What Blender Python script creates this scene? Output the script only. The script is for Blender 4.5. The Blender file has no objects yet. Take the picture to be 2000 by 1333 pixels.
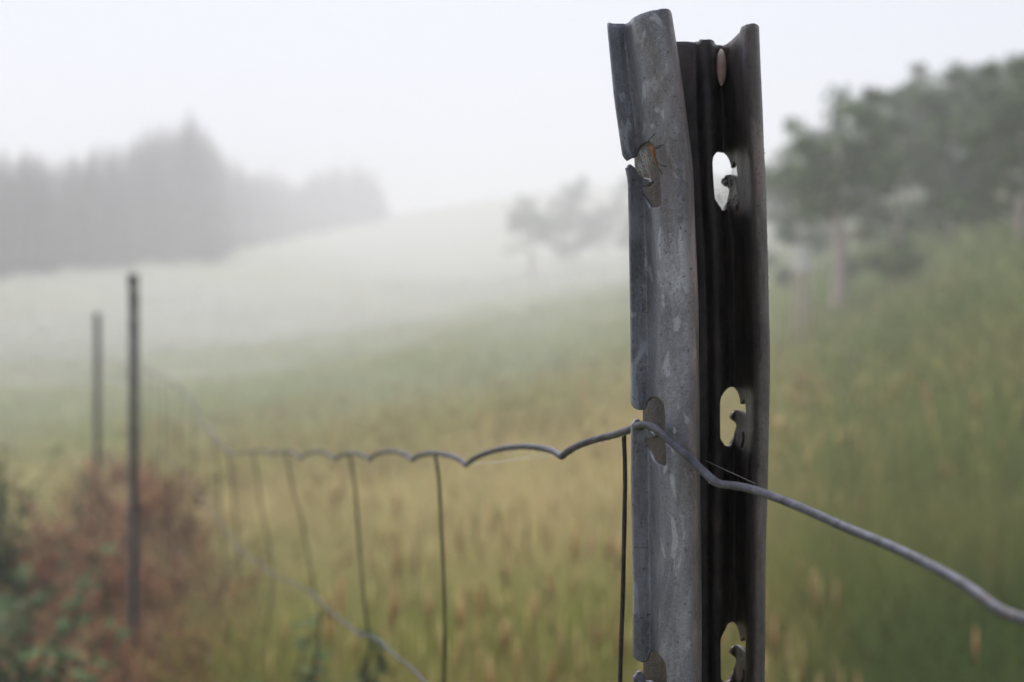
import bpy, math, random
import numpy as np
from mathutils import Vector, noise as mnoise

random.seed(7)
RNG = np.random.default_rng(11)
S = bpy.context.scene
COL = S.collection

# ------------------------------------------------------------------ camera
CZ = 1.40                                   # eye height above the ground at the fence
FPX = 2000 * 50.0 / 36.0                    # focal length in photograph pixels
cam_d = bpy.data.cameras.new('camera')
cam_d.lens = 50.0
cam_d.sensor_width = 36.0
cam_d.clip_start = 0.02
cam_d.clip_end = 3000.0
cam_d.dof.use_dof = True
cam_d.dof.focus_distance = 0.60
cam_d.dof.aperture_fstop = 8.0
cam_d.dof.aperture_blades = 0
cam = bpy.data.objects.new('camera', cam_d)
cam.location = (0, 0, CZ)
cam.rotation_euler = (math.radians(90), 0, 0)
COL.objects.link(cam)
S.camera = cam

# ------------------------------------------------------------------ sky, sun, exposure
SUN_EL, SUN_AZ = 62.0, -12.0                # ahead of the camera, a little left, hidden in the mist
W = bpy.data.worlds.new('World')
S.world = W
W.use_nodes = True
wn = W.node_tree.nodes
wl = W.node_tree.links
bg = wn['Background']
sky = wn.new('ShaderNodeTexSky')
sky.sky_type = 'NISHITA'
sky.sun_disc = False
sky.sun_elevation = math.radians(SUN_EL)
sky.sun_rotation = math.radians(SUN_AZ)
sky.air_density = 1.0
sky.dust_density = 2.0
hs = wn.new('ShaderNodeHueSaturation')
hs.inputs['Hue'].default_value = 0.525
hs.inputs['Saturation'].default_value = 0.66
wl.new(sky.outputs['Color'], hs.inputs['Color'])
wl.new(hs.outputs['Color'], bg.inputs['Color'])
bg.inputs['Strength'].default_value = 0.060

sun_d = bpy.data.lights.new('sun', 'SUN')
sun_d.energy = 1.6
sun_d.angle = math.radians(18)
sun_d.color = (1.0, 0.985, 0.965)
sun = bpy.data.objects.new('sun', sun_d)
COL.objects.link(sun)
el, az = math.radians(SUN_EL), math.radians(SUN_AZ)
sdir = Vector((math.sin(az) * math.cos(el), math.cos(az) * math.cos(el), math.sin(el)))
sun.rotation_euler = sdir.to_track_quat('Z', 'Y').to_euler()
sun.location = sdir * 30

vs = S.view_settings
vs.view_transform = 'Standard'
vs.look = 'None'
vs.exposure = 1.42
vs.gamma = 1.0
vs.use_curve_mapping = False
cy = S.cycles
cy.use_denoising = True
try:
    cy.denoiser = 'OPENIMAGEDENOISE'
    cy.denoising_input_passes = 'RGB_ALBEDO_NORMAL'
except Exception:
    pass
cy.max_bounces = 6
cy.diffuse_bounces = 3
cy.glossy_bounces = 3
cy.transmission_bounces = 4
cy.transparent_max_bounces = 8
cy.volume_bounces = 2
cy.sample_clamp_indirect = 8.0
cy.use_adaptive_sampling = True
cy.adaptive_threshold = 0.025

HAZE_DENSITY = 0.0076


# ------------------------------------------------------------------ helpers
def P(px, py, Z):
    """world point that lies at depth Z on the ray through a photograph pixel"""
    return Vector(((px - 1000.0) / FPX * Z, Z, CZ + (666.5 - py) / FPX * Z))


def vhash(ix, iy, seed):
    h = (ix * 374761393 + iy * 668265263 + seed * 144269504) & 0xFFFFFFFF
    h = ((h ^ (h >> 13)) * 1274126177) & 0xFFFFFFFF
    return ((h ^ (h >> 16)) & 0xFFFF) / 65535.0


def vnoise(x, y, seed=0):
    x = np.asarray(x, float); y = np.asarray(y, float)
    ix = np.floor(x).astype(np.int64); iy = np.floor(y).astype(np.int64)
    fx = x - ix; fy = y - iy
    fx = fx * fx * (3 - 2 * fx); fy = fy * fy * (3 - 2 * fy)
    a = vhash(ix, iy, seed); b = vhash(ix + 1, iy, seed)
    c = vhash(ix, iy + 1, seed); d = vhash(ix + 1, iy + 1, seed)
    return (a * (1 - fx) + b * fx) * (1 - fy) + (c * (1 - fx) + d * fx) * fy


def fbm(x, y, seed=0, octv=3):
    r = 0.0; amp = 1.0; tot = 0.0
    for k in range(octv):
        r = r + amp * vnoise(x * 2 ** k, y * 2 ** k, seed + k * 17)
        tot += amp; amp *= 0.5
    return r / tot


def sstep(a, b, x):
    t = np.clip((x - a) / (b - a), 0, 1)
    return t * t * (3 - 2 * t)


def mesh_np(name, verts, tris, cols=None, smooth=False):
    """triangle mesh from numpy arrays, optional per-vertex colour"""
    verts = np.ascontiguousarray(verts, dtype=np.float32)
    tris = np.ascontiguousarray(tris, dtype=np.int32)
    me = bpy.data.meshes.new(name)
    me.vertices.add(len(verts)); me.vertices.foreach_set('co', verts.ravel())
    n = len(tris)
    me.loops.add(n * 3); me.loops.foreach_set('vertex_index', tris.ravel())
    me.polygons.add(n)
    me.polygons.foreach_set('loop_start', np.arange(0, n * 3, 3, dtype=np.int32))
    me.polygons.foreach_set('loop_total', np.full(n, 3, dtype=np.int32))
    if smooth:
        me.polygons.foreach_set('use_smooth', np.ones(n, dtype=bool))
    me.update(calc_edges=True)
    if cols is not None:
        at = me.color_attributes.new('Col', 'FLOAT_COLOR', 'POINT')
        c4 = np.ones((len(verts), 4), dtype=np.float32); c4[:, :3] = cols
        at.data.foreach_set('color', c4.ravel())
    return me


def mesh_py(name, verts, faces, smooth=True):
    me = bpy.data.meshes.new(name)
    me.from_pydata([tuple(v) for v in verts], [], faces)
    if smooth:
        me.polygons.foreach_set('use_smooth', np.ones(len(me.polygons), dtype=bool))
    me.update()
    return me


def obj(name, me, mat=None, parent=None, loc=None, label=None, cat=None, group=None, kind=None):
    o = bpy.data.objects.new(name, me)
    COL.objects.link(o)
    if mat is not None and me is not None and len(me.materials) == 0:
        me.materials.append(mat)
    if loc is not None:
        o.location = loc
    if parent is not None:
        o.parent = parent
    tag(o, label, cat, group, kind)
    return o


def tag(o, label=None, cat=None, group=None, kind=None):
    for k, v in (('label', label), ('category', cat), ('group', group), ('kind', kind)):
        if v:
            o[k] = v
    return o


def copy_tree(o, parent=None):
    c = o.copy()
    COL.objects.link(c)
    c.parent = parent
    for ch in list(o.children):
        copy_tree(ch, c)
    return c


def catmull(pts, sub=6):
    pts = [Vector(p) for p in pts]
    q = [pts[0] * 2 - pts[1]] + pts + [pts[-1] * 2 - pts[-2]]
    out = []
    for i in range(1, len(q) - 2):
        a, b, c, d = q[i - 1], q[i], q[i + 1], q[i + 2]
        for k in range(sub):
            t = k / sub
            out.append(0.5 * ((2 * b) + (c - a) * t + (2 * a - 5 * b + 4 * c - d) * t * t + (3 * b - a - 3 * c + d) * t ** 3))
    out.append(pts[-1])
    return out


def tube_geo(pts, rad, seg=8, V=None, F=None, jitter=0.0):
    """tapered tube with end caps, appended to V, F"""
    V = [] if V is None else V
    F = [] if F is None else F
    n = len(pts)
    rads = rad if isinstance(rad, (list, tuple)) else [rad] * n
    base = len(V)
    t0 = (pts[1] - pts[0]).normalized()
    up = Vector((0, 0, 1)) if abs(t0.z) < 0.9 else Vector((1, 0, 0))
    nrm = (up - t0 * up.dot(t0)).normalized()
    for i in range(n):
        t = (pts[min(i + 1, n - 1)] - pts[max(i - 1, 0)])
        t = t.normalized() if t.length > 1e-9 else t0
        nrm = (nrm - t * nrm.dot(t))
        nrm = nrm.normalized() if nrm.length > 1e-6 else t.orthogonal().normalized()
        b = t.cross(nrm)
        for k in range(seg):
            a = 2 * math.pi * k / seg
            r = rads[i] * (1 + (random.uniform(-jitter, jitter) if jitter else 0))
            V.append(pts[i] + (nrm * math.cos(a) + b * math.sin(a)) * r)
    for i in range(n - 1):
        for k in range(seg):
            k2 = (k + 1) % seg
            F.append((base + i * seg + k, base + i * seg + k2, base + (i + 1) * seg + k2, base + (i + 1) * seg + k))
    F.append(tuple(base + k for k in reversed(range(seg))))
    F.append(tuple(base + (n - 1) * seg + k for k in range(seg)))
    return V, F


# ------------------------------------------------------------------ materials
class NT:
    def __init__(s, name):
        s.m = bpy.data.materials.new(name)
        s.m.use_nodes = True
        s.n = s.m.node_tree.nodes
        s.l = s.m.node_tree.links
        s.b = s.n.get('Principled BSDF')
        s.out = s.n.get('Material Output')

    def tex(s, kind='Object'):
        tc = s.n.new('ShaderNodeTexCoord')
        return tc.outputs[kind]

    def noise(s, vec, scale, detail=4, rough=0.55, dist=0.0):
        t = s.n.new('ShaderNodeTexNoise')
        t.inputs['Scale'].default_value = scale
        t.inputs['Detail'].default_value = detail
        t.inputs['Roughness'].default_value = rough
        t.inputs['Distortion'].default_value = dist
        if vec is not None:
            s.l.new(vec, t.inputs['Vector'])
        return t.outputs['Fac']

    def scaled(s, vec, sc):
        m = s.n.new('ShaderNodeMapping')
        m.inputs['Scale'].default_value = sc
        s.l.new(vec, m.inputs['Vector'])
        return m.outputs['Vector']

    def ramp(s, fac, stops):
        r = s.n.new('ShaderNodeValToRGB')
        e = r.color_ramp.elements
        while len(e) < len(stops):
            e.new(0.5)
        for q, (p, c) in zip(e, stops):
            q.position = p
            q.color = (c, c, c, 1) if isinstance(c, (int, float)) else (*c, 1)
        s.l.new(fac, r.inputs['Fac'])
        return r.outputs['Color']

    def mix(s, fac, a, b, mode='MIX'):
        m = s.n.new('ShaderNodeMix')
        m.data_type = 'RGBA'
        m.blend_type = mode
        for sock, v in ((m.inputs[0], fac), (m.inputs[6], a), (m.inputs[7], b)):
            if isinstance(v, (int, float)):
                sock.default_value = v if sock.type == 'VALUE' else (v, v, v, 1)
            elif isinstance(v, tuple):
                sock.default_value = (*v, 1)
            else:
                s.l.new(v, sock)
        return m.outputs[2]

    def bump(s, height, strength, dist, normal=None):
        b = s.n.new('ShaderNodeBump')
        b.inputs['Strength'].default_value = strength
        b.inputs['Distance'].default_value = dist
        s.l.new(height, b.inputs['Height'])
        if normal is not None:
            s.l.new(normal, b.inputs['Normal'])
        return b.outputs['Normal']

    def attr(s, name):
        a = s.n.new('ShaderNodeAttribute')
        a.attribute_name = name
        return a.outputs['Color']

    def set(s, **kw):
        for k, v in kw.items():
            sock = s.b.inputs[k.replace('_', ' ')]
            if isinstance(v, (int, float)):
                sock.default_value = v
            elif isinstance(v, tuple):
                sock.default_value = (*v, 1)
            else:
                s.l.new(v, sock)
        return s


def leafy_material(name, translucent=0.35, rough=0.75, attr=True, colour=(0.1, 0.14, 0.05), vary=0.35):
    t = NT(name)
    if attr:
        c = t.attr('Col')
    else:
        f = t.noise(t.tex('Object'), 1.7, 3)
        oi = t.n.new('ShaderNodeObjectInfo')
        c1 = tuple(x * (1 - vary) for x in colour)
        c2 = tuple(min(1, x * (1 + vary)) for x in colour)
        c = t.ramp(f, [(0.3, c1), (0.7, c2)])
        hsn = t.n.new('ShaderNodeHueSaturation')
        mr = t.n.new('ShaderNodeMapRange')
        mr.inputs['To Min'].default_value = 0.75
        mr.inputs['To Max'].default_value = 1.25
        t.l.new(oi.outputs['Random'], mr.inputs['Value'])
        t.l.new(mr.outputs['Result'], hsn.inputs['Value'])
        t.l.new(c, hsn.inputs['Color'])
        c = hsn.outputs['Color']
    t.set(Base_Color=c, Roughness=rough)
    t.b.inputs['Specular IOR Level'].default_value = 0.12
    tr = t.n.new('ShaderNodeBsdfTranslucent')
    t.l.new(c, tr.inputs['Color'])
    mx = t.n.new('ShaderNodeMixShader')
    mx.inputs['Fac'].default_value = translucent
    t.l.new(t.b.outputs['BSDF'], mx.inputs[1])
    t.l.new(tr.outputs['BSDF'], mx.inputs[2])
    t.l.new(mx.outputs['Shader'], t.out.inputs['Surface'])
    return t.m


def steel_material():
    t = NT('weathered_galvanised_steel')
    o = t.tex('Object')
    stretched = t.scaled(o, (1.0, 1.0, 0.45))
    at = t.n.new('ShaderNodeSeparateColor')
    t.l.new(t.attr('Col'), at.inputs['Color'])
    grime_shade, wear = at.outputs[0], at.outputs[1]
    big = t.noise(stretched, 30, 5, 0.6, 0.8)
    base = t.ramp(big, [(0.32, (0.080, 0.083, 0.097)), (0.50, (0.185, 0.195, 0.228)), (0.68, (0.34, 0.358, 0.408))])
    # cloudy bloom of zinc oxide
    bl = t.noise(stretched, 85, 6, 0.68, 0.4)
    base = t.mix(t.ramp(bl, [(0.48, 0.0), (0.66, 0.6)]), base, (0.28, 0.295, 0.34))
    gn = t.noise(o, 480, 4, 0.75)
    gm = t.mix(1.0, t.ramp(gn, [(0.47, 0.0), (0.62, 0.5)]), t.ramp(t.noise(stretched, 17, 3), [(0.42, 0.0), (0.60, 1.0)]), 'MULTIPLY')
    base = t.mix(gm, base, (0.40, 0.42, 0.47))
    # worn lighter flakes with crisp borders
    fl = t.noise(t.scaled(o, (1, 1, 0.55)), 58, 3, 0.45, 1.6)
    base = t.mix(t.ramp(fl, [(0.585, 0.0), (0.615, 0.65)]), base, (0.45, 0.475, 0.53))
    # dull brown weathering in patches
    br = t.noise(stretched, 21, 6, 0.65, 0.5)
    base = t.mix(t.ramp(br, [(0.47, 0.0), (0.62, 0.85)]), base, (0.120, 0.095, 0.088))
    # brown film on the rubbed edges
    ew = t.noise(t.scaled(o, (1, 1, 0.25)), 50, 4, 0.6)
    ewc = t.ramp(ew, [(0.35, (0.085, 0.067, 0.060)), (0.55, (0.18, 0.148, 0.134)), (0.70, (0.46, 0.37, 0.33))])
    base = t.mix(t.mix(1.0, wear, 0.85, 'MULTIPLY'), base, ewc)
    # grime and rust film, plus painted shade, where the sheet turns in
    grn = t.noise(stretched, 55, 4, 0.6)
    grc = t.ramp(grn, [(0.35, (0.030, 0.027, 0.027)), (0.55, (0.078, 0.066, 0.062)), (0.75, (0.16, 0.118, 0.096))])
    base = t.mix(grime_shade, base, grc)
    # specks and pits
    sp = t.noise(o, 620, 3, 0.65)
    base = t.mix(t.ramp(sp, [(0.60, 0.0), (0.67, 0.75)]), base, (0.040, 0.037, 0.040))
    sl = t.noise(t.scaled(o, (1, 1, 0.8)), 1100, 2, 0.6)
    slm = t.mix(1.0, t.ramp(sl, [(0.63, 0.0), (0.70, 0.4)]), t.ramp(grime_shade, [(0.0, 1.0), (1.0, 0.12)]), 'MULTIPLY')
    base = t.mix(slm, base, (0.50, 0.51, 0.55))
    rgh = t.ramp(big, [(0.3, 0.55), (0.7, 0.34)])
    n1 = t.bump(t.noise(o, 1400, 3, 0.6), 0.45, 0.0008)
    n2 = t.bump(t.noise(o, 300, 4, 0.65), 0.40, 0.0018, n1)
    n3 = t.bump(t.noise(o, 60, 3, 0.5), 0.30, 0.004, n2)
    t.set(Base_Color=base, Roughness=rgh, Metallic=0.30, Normal=n3)
    return t.m


def wire_material(name, c1, c2, metallic=0.4, rough=0.42):
    t = NT(name)
    o = t.tex('Object')
    f = t.noise(o, 160, 4, 0.6)
    sp = t.noise(o, 700, 2, 0.6)
    c = t.ramp(f, [(0.35, c1), (0.68, c2)])
    c = t.mix(t.ramp(sp, [(0.58, 0.0), (0.68, 0.6)]), c, tuple(x * 0.35 for x in c1))
    c = t.mix(t.ramp(t.noise(o, 75, 5, 0.65), [(0.54, 0.0), (0.66, 0.7)]), c, (0.10, 0.066, 0.048))
    n = t.bump(t.noise(o, 600, 4, 0.65), 0.6, 0.0012)
    t.set(Base_Color=c, Roughness=rough, Metallic=metallic, Normal=n)
    return t.m


def plain_material(name, c1, c2, scale, rough=0.8, bump=0.3, bdist=0.02, squash=(1, 1, 1)):
    t = NT(name)
    o = t.scaled(t.tex('Object'), squash)
    f = t.noise(o, scale, 5, 0.6)
    t.set(Base_Color=t.ramp(f, [(0.3, c1), (0.7, c2)]), Roughness=rough,
          Normal=t.bump(t.noise(o, scale * 3, 4, 0.6), bump, bdist))
    return t.m


M_STEEL = steel_material()
M_WIRE = wire_material('dull_zinc_wire', (0.070, 0.072, 0.088), (0.150, 0.155, 0.190), 0.25, 0.6)
M_STAY = wire_material('dark_rusty_wire', (0.035, 0.028, 0.022), (0.075, 0.058, 0.042), 0.2, 0.6)
M_GRASS = leafy_material('meadow_grass_blades', 0.45, 0.7)
M_BRACKEN = leafy_material('dead_bracken', 0.25, 0.7)
M_WEED = leafy_material('weed_leaves', 0.25, 0.75)
M_LEAF = leafy_material('broadleaf_foliage', 0.30, 0.6, False, (0.085, 0.145, 0.036), 0.65)
M_BUSH = leafy_material('shrub_foliage', 0.30, 0.6, False, (0.14, 0.20, 0.065), 0.4)
M_NEEDLE = leafy_material('conifer_needles', 0.10, 0.7, False, (0.026, 0.036, 0.034), 0.3)
M_BARK = plain_material('pale_brown_bark', (0.56, 0.45, 0.40), (0.72, 0.61, 0.55), 6, 0.85, 0.5, 0.03, (1, 1, 0.3))
M_CBARK = plain_material('dark_conifer_bark', (0.06, 0.045, 0.038), (0.11, 0.085, 0.07), 5, 0.9, 0.5, 0.03, (1, 1, 0.3))
M_WHITE = plain_material('weathered_white_paint', (0.74, 0.72, 0.66), (0.84, 0.83, 0.79), 9, 0.6, 0.15, 0.01)


def ground_material():
    t = NT('meadow_soil_and_sward')
    c = t.attr('Col')
    o = t.tex('Object')
    f = t.noise(o, 0.9, 6, 0.65)
    f2 = t.noise(o, 0.09, 5, 0.6)
    c = t.mix(t.ramp(f, [(0.35, 0.0), (0.65, 0.6)]), c, t.mix(1.0, c, (0.55, 0.58, 0.50), 'MULTIPLY'))
    c = t.mix(t.ramp(f2, [(0.45, 0.0), (0.7, 0.45)]), c, (0.27, 0.26, 0.17))
    t.set(Base_Color=c, Roughness=0.9, Normal=t.bump(f, 0.6, 0.25))
    return t.m


# ------------------------------------------------------------------ terrain
QC = np.array([-0.9, -0.36, -0.227, -0.094, 0.083, 0.23, 0.36, 0.9])
YN = np.array([0, 6, 12, 22, 40, 60, 85, 120, 150, 190, 240, 300, 360, 450, 700], float)
HT = np.array([
    [-.05, -.20, -.25, -.3, 0.0, 2.0, 7.0, 12, 15, 17, 20, 21, 21, 21, 21],
    [-.03, -.12, -.15, -.2, -.1, 1.2, 5.8, 10.5, 13, 15, 18, 19, 19, 19, 19],
    [-.02, -.08, -.10, -.02, .15, 0.9, 3.8, 9.0, 12.5, 16, 18, 20, 21, 21, 21],
    [0, 0, 0.10, .36, 1.0, 1.9, 3.3, 6.0, 9.2, 15.2, 22.8, 23.5, 24, 24, 24],
    [0, .12, .36, .95, 2.1, 3.5, 5.2, 7.6, 11.2, 19.0, 29.4, 31, 32, 32, 32],
    [0, .24, .76, 1.75, 3.8, 6.2, 9.0, 13, 17, 23, 30, 33, 34, 34, 34],
    [0, .44, 1.45, 3.3, 6.6, 10, 13, 17, 21, 26, 31, 34, 35, 35, 35],
    [0, .75, 2.3, 5.2, 9.4, 13, 16, 20, 23, 27, 31, 34, 35, 35, 35]])
_q = np.linspace(-0.9, 0.9, 181)
_y = np.linspace(0, 700, 701)
_t1 = np.array([np.interp(_y, YN, r) for r in HT])
_tab = np.array([[0.0] * len(_y)] * len(_q))
for j in range(len(_y)):
    _tab[:, j] = np.interp(_q, QC, _t1[:, j])


def _smooth(a, w, axis):
    k = np.hanning(w + 2)[1:-1]; k /= k.sum()
    pad = [(0, 0), (0, 0)]; pad[axis] = (w // 2, w // 2)
    b = np.pad(a, pad, mode='edge')
    return np.apply_along_axis(lambda v: np.convolve(v, k, mode='valid'), axis, b)


_tab = _smooth(_tab, 21, 0)
_far = _smooth(_tab, 31, 1)
_near = _smooth(_tab, 5, 1)
_wy = sstep(20, 60, _y)[None, :]
_tab = _near * (1 - _wy) + _far * _wy


def H(x, y):
    x = np.asarray(x, float); y = np.asarray(y, float)
    yy = np.clip(y, 0, 699.9)
    q = np.clip(x / np.maximum(yy, 5.0), -0.899, 0.899)
    fq = (q + 0.9) / 1.8 * 180
    iq = np.clip(np.floor(fq).astype(int), 0, 179); tq = fq - iq
    iy = np.clip(np.floor(yy).astype(int), 0, 699); ty = yy - iy
    h = ((_tab[iq, iy] * (1 - tq) + _tab[iq + 1, iy] * tq) * (1 - ty)
         + (_tab[iq, iy + 1] * (1 - tq) + _tab[iq + 1, iy + 1] * tq) * ty)
    return h + 0.10 * (vnoise(x * 0.35, y * 0.35, 3) - 0.5) * sstep(2, 12, y) + 0.6 * (vnoise(x * 0.05, y * 0.05, 4) - .5) * sstep(30, 110, y)


def species(x, y):
    """sward colour by place: straw meadow ahead, greener, with shade painted in, towards the wood on the right, dewy green with painted mist paleness far off"""
    n1 = fbm(x * 0.55, y * 0.40, 21); n2 = fbm(x * 1.6, y * 1.1, 33); n3 = fbm(x * 0.11, y * 0.08, 44)
    straw = np.array([0.55, 0.455, 0.15]); olive = np.array([0.31, 0.33, 0.070]); green = np.array([0.100, 0.160, 0.045])
    rust = np.array([0.58, 0.36, 0.18]); dew = np.array([0.43, 0.44, 0.36])
    q = x / np.maximum(y, 1.0)
    right = sstep(0.10, 0.24, q + 0.08 * (n1 - .5))
    wst = np.clip(sstep(0.36, 0.62, n1) * (1 - 0.75 * right), 0, 1)[:, None]
    c = olive * (1 - wst) + straw * wst
    c = c * (1 - 0.75 * right[:, None]) + green * 1.1 * 0.75 * right[:, None]  # the low green tone here also paints in shade
    g = (sstep(0.55, 0.75, n2) * 0.55)[:, None]
    c = c * (1 - g) + green * g
    r = (sstep(0.56, 0.74, fbm(x * 0.8 + 9, y * 0.35, 57)) * (0.36 - 0.2 * right))[:, None]
    c = c * (1 - r) + rust * r
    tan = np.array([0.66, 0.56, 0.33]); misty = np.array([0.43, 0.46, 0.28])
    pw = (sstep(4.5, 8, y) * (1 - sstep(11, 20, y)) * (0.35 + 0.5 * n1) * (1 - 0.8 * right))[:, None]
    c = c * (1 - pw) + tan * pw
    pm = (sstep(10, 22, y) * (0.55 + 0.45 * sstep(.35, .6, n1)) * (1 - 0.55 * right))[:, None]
    c = c * (1 - pm) + misty * pm  # mist paleness put into the grass colour
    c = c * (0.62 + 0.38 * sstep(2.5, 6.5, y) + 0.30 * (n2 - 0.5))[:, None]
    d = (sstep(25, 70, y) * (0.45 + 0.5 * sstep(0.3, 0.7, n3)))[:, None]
    c = c * (1 - d) + dew * d  # greyed with distance, mist painted into the sward colour
    return c


ys = np.concatenate([np.linspace(-30, 0, 8)[:-1], np.linspace(0, 14, 50)[:-1], np.geomspace(14, 690, 130)])
us = np.linspace(-1, 1, 201)
xs = np.sinh(us * 5.2) / np.sinh(5.2) * 560
GX, GY = np.meshgrid(xs, ys)
GZ = H(GX, GY)
gv = np.stack([GX.ravel(), GY.ravel(), GZ.ravel()], 1)
nx, ny = len(xs), len(ys)
ii = (np.arange(ny - 1)[:, None] * nx + np.arange(nx - 1)[None, :]).ravel()
gt = np.concatenate([np.stack([ii, ii + 1, ii + nx + 1], 1), np.stack([ii, ii + nx + 1, ii + nx], 1)])
gc = species(gv[:, 0], gv[:, 1]) * (0.52 + 0.28 * sstep(30, 90, gv[:, 1]))[:, None]  # near soil darkened to paint in the self-shadow of the grass
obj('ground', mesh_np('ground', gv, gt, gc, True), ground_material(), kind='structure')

# ------------------------------------------------------------------ the steel fence post
# plan section: (photograph column, depth in metres, which bend it follows)
CTRL = [
    (1232, .6056, 'L'), (1250, .6068, 'L'), (1267, .6074, 'L'), (1279, .6020, 'L'), (1291, .5925, 'F'), (1312, .5865, 'F'),
    (1330, .5815, 'F'), (1344, .5790, 'F'), (1353, .5800, 'F'), (1358, .5845, 'F'), (1356, .5910, 'F'), (1315, .6050, 'F'),
    (1275, .6200, 'W'), (1260, .6280, 'W'), (1268, .6360, 'W'), (1300, .6400, 'W'), (1345, .6420, 'W'), (1380, .6445, 'W'),
    (1390, .6420, 'W'), (1397, .6385, 'W'), (1408, .6385, 'W'), (1414, .6420, 'W'), (1418, .6480, 'W'), (1430, .6515, 'C'),
    (1439, .6510, 'C'), (1447, .6480, 'C'), (1456, .6435, 'C'), (1464, .6350, 'C'), (1467, .6250, 'R'), (1470, .6150, 'R'),
    (1477, .6085, 'R'), (1487, .6065, 'R'), (1495, .6090, 'R'), (1497, .6160, 'R'), (1494, .6260, 'R'), (1491, .6400, 'R'),
    (1492, .6550, 'R')]
BEND = {
    'L': ([20, 48, 180, 295, 322, 345, 700, 1000, 1333], [-45, -44, -31, -15, -10, -3, 0, 3, 5]),
    'F': ([20, 150, 330, 600, 1000, 1333], [-56, -36, -12, 0, 4, 6]),
    'W': ([70, 200, 340, 480, 700], [-24, -20, -15, -4, 0]),
    'C': ([70, 280, 350, 480, 700], [-26, -20, -14, -2, 0]),
    'R': ([50, 200, 350, 550, 700, 850, 1100, 1333], [-19, -13, -5, 0, 3, 0, -5, -7])}
CPX = np.array([c[0] for c in CTRL], float)
CZZ = np.array([c[1] for c in CTRL], float)
CK = [c[2] for c in CTRL]


def bends(z):
    """sideways offset of every control point at heights z (relative to the eye)"""
    y = 666.5 - np.asarray(z) * FPX / 0.60
    tb = {}
    for k, (a, b) in BEND.items():
        v = np.interp(y, a, b)
        tb[k] = (np.interp(y - 14, a, b) + v + np.interp(y + 14, a, b)) / 3
    for i in range(9):                                # the front flange bends as one leaf
        f = (CPX[i] - 1232) / 126.0
        tb[i] = tb['L'] * (1 - f) + tb['F'] * f
    return np.stack([tb[i] if i < 9 else tb[k] for i, k in enumerate(CK)], 1)          # (n, nctrl)


def _basis(s):
    n = len(CTRL)
    i = np.clip(np.floor(s).astype(int), 0, n - 2); t = s - i
    idx = np.stack([np.clip(i - 1, 0, n - 1), i, i + 1, np.clip(i + 2, 0, n - 1)], 1)
    w = 0.5 * np.stack([-t + 2 * t ** 2 - t ** 3, 2 - 5 * t ** 2 + 3 * t ** 3, t + 4 * t ** 2 - 3 * t ** 3, -t ** 2 + t ** 3], 1)
    return idx, w


def nominal_px(s):
    idx, w = _basis(s)
    return (CPX[idx] * w).sum(1)


def post_pos(s, z):
    idx, w = _basis(s)
    off = np.take_along_axis(bends(z), idx, 1)
    px = ((CPX[idx] + off) * w).sum(1)
    Z = (CZZ[idx] * w).sum(1)
    ragged = 0.0
    return np.stack([(px - 1000) / FPX * Z, Z, z + ragged], 1)


PITCH = 0.1075
SLOT_A = [(1215, 784), (1232, 786), (1234, 793), (1239, 799), (1248, 803), (1256, 801), (1261, 795), (1265, 786), (1270, 779), (1281, 775), (1291, 778), (1298, 787), (1300, 800),
          (1301, 860), (1302, 903), (1293, 907), (1278, 902), (1270, 884), (1262, 869), (1257, 862), (1262, 858), (1273, 858), (1280, 853), (1278, 846),
          (1268, 841), (1254, 840), (1251, 828), (1246, 820), (1239, 820), (1235, 828), (1215, 830)]
SLOT_W = [(1406, 785), (1407, 774), (1411, 765), (1418, 758), (1427, 756), (1436, 758), (1443, 764), (1447, 773), (1449, 782), (1450, 791), (1454, 785), (1457, 779),
          (1460, 785), (1461, 800), (1461, 816), (1457, 809), (1451, 804), (1444, 801), (1436, 802), (1429, 808), (1427, 816), (1431, 823), (1439, 826),
          (1442, 832), (1438, 843), (1431, 858), (1426, 870), (1420, 873), (1412, 868), (1406, 855)]
SLIVER = [(1455, 843), (1459, 846), (1459, 862), (1454, 878), (1450, 876), (1454, 862)]


def to_pz(poly, Z):
    return np.array([(x, (666.5 - y) / FPX * Z) for x, y in poly])


POLYS = []
for k in (1, 0, -1, -2, -3, -4):
    a = to_pz(SLOT_A, 0.602); a[:, 1] += k * PITCH
    if k == 1:                                  # the uppermost hook is bent almost shut
        m = a[:, 0] < 1240
        a[m, 1] = np.where(a[m, 1] > a[m, 1].mean(), a[m, 1] - 0.0020, a[m, 1] + 0.0012)
    POLYS.append(('A', a))
    b = to_pz(SLOT_W, 0.648); b[:, 1] += k * PITCH
    POLYS.append(('W', b))
    c = to_pz(SLIVER, 0.645); c[:, 1] += k * PITCH
    POLYS.append(('W', c))


def inside(poly, x, y):
    r = np.zeros(len(x), bool)
    n = len(poly)
    for i in range(n):
        x1, y1 = poly[i]; x2, y2 = poly[(i + 1) % n]
        c = ((y1 > y) != (y2 > y)) & (x < (x2 - x1) * (y - y1) / (y2 - y1 + 1e-15) + x1)
        r ^= c
    return r


def nearest(poly, x, y, sx, sy):
    best = np.full(len(x), 1e9); bx = x.copy(); by = y.copy()
    n = len(poly)
    for i in range(n):
        x1, y1 = poly[i]; x2, y2 = poly[(i + 1) % n]
        dx, dy = (x2 - x1) * sx, (y2 - y1) * sy
        t = np.clip((((x - x1) * sx) * dx + ((y - y1) * sy) * dy) / (dx * dx + dy * dy + 1e-15), 0, 1)
        qx = x1 + t * (x2 - x1); qy = y1 + t * (y2 - y1)
        d = ((qx - x) * sx) ** 2 + ((qy - y) * sy) ** 2
        m = d < best
        best[m] = d[m]; bx[m] = qx[m]; by[m] = qy[m]
    return bx, by, best


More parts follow.
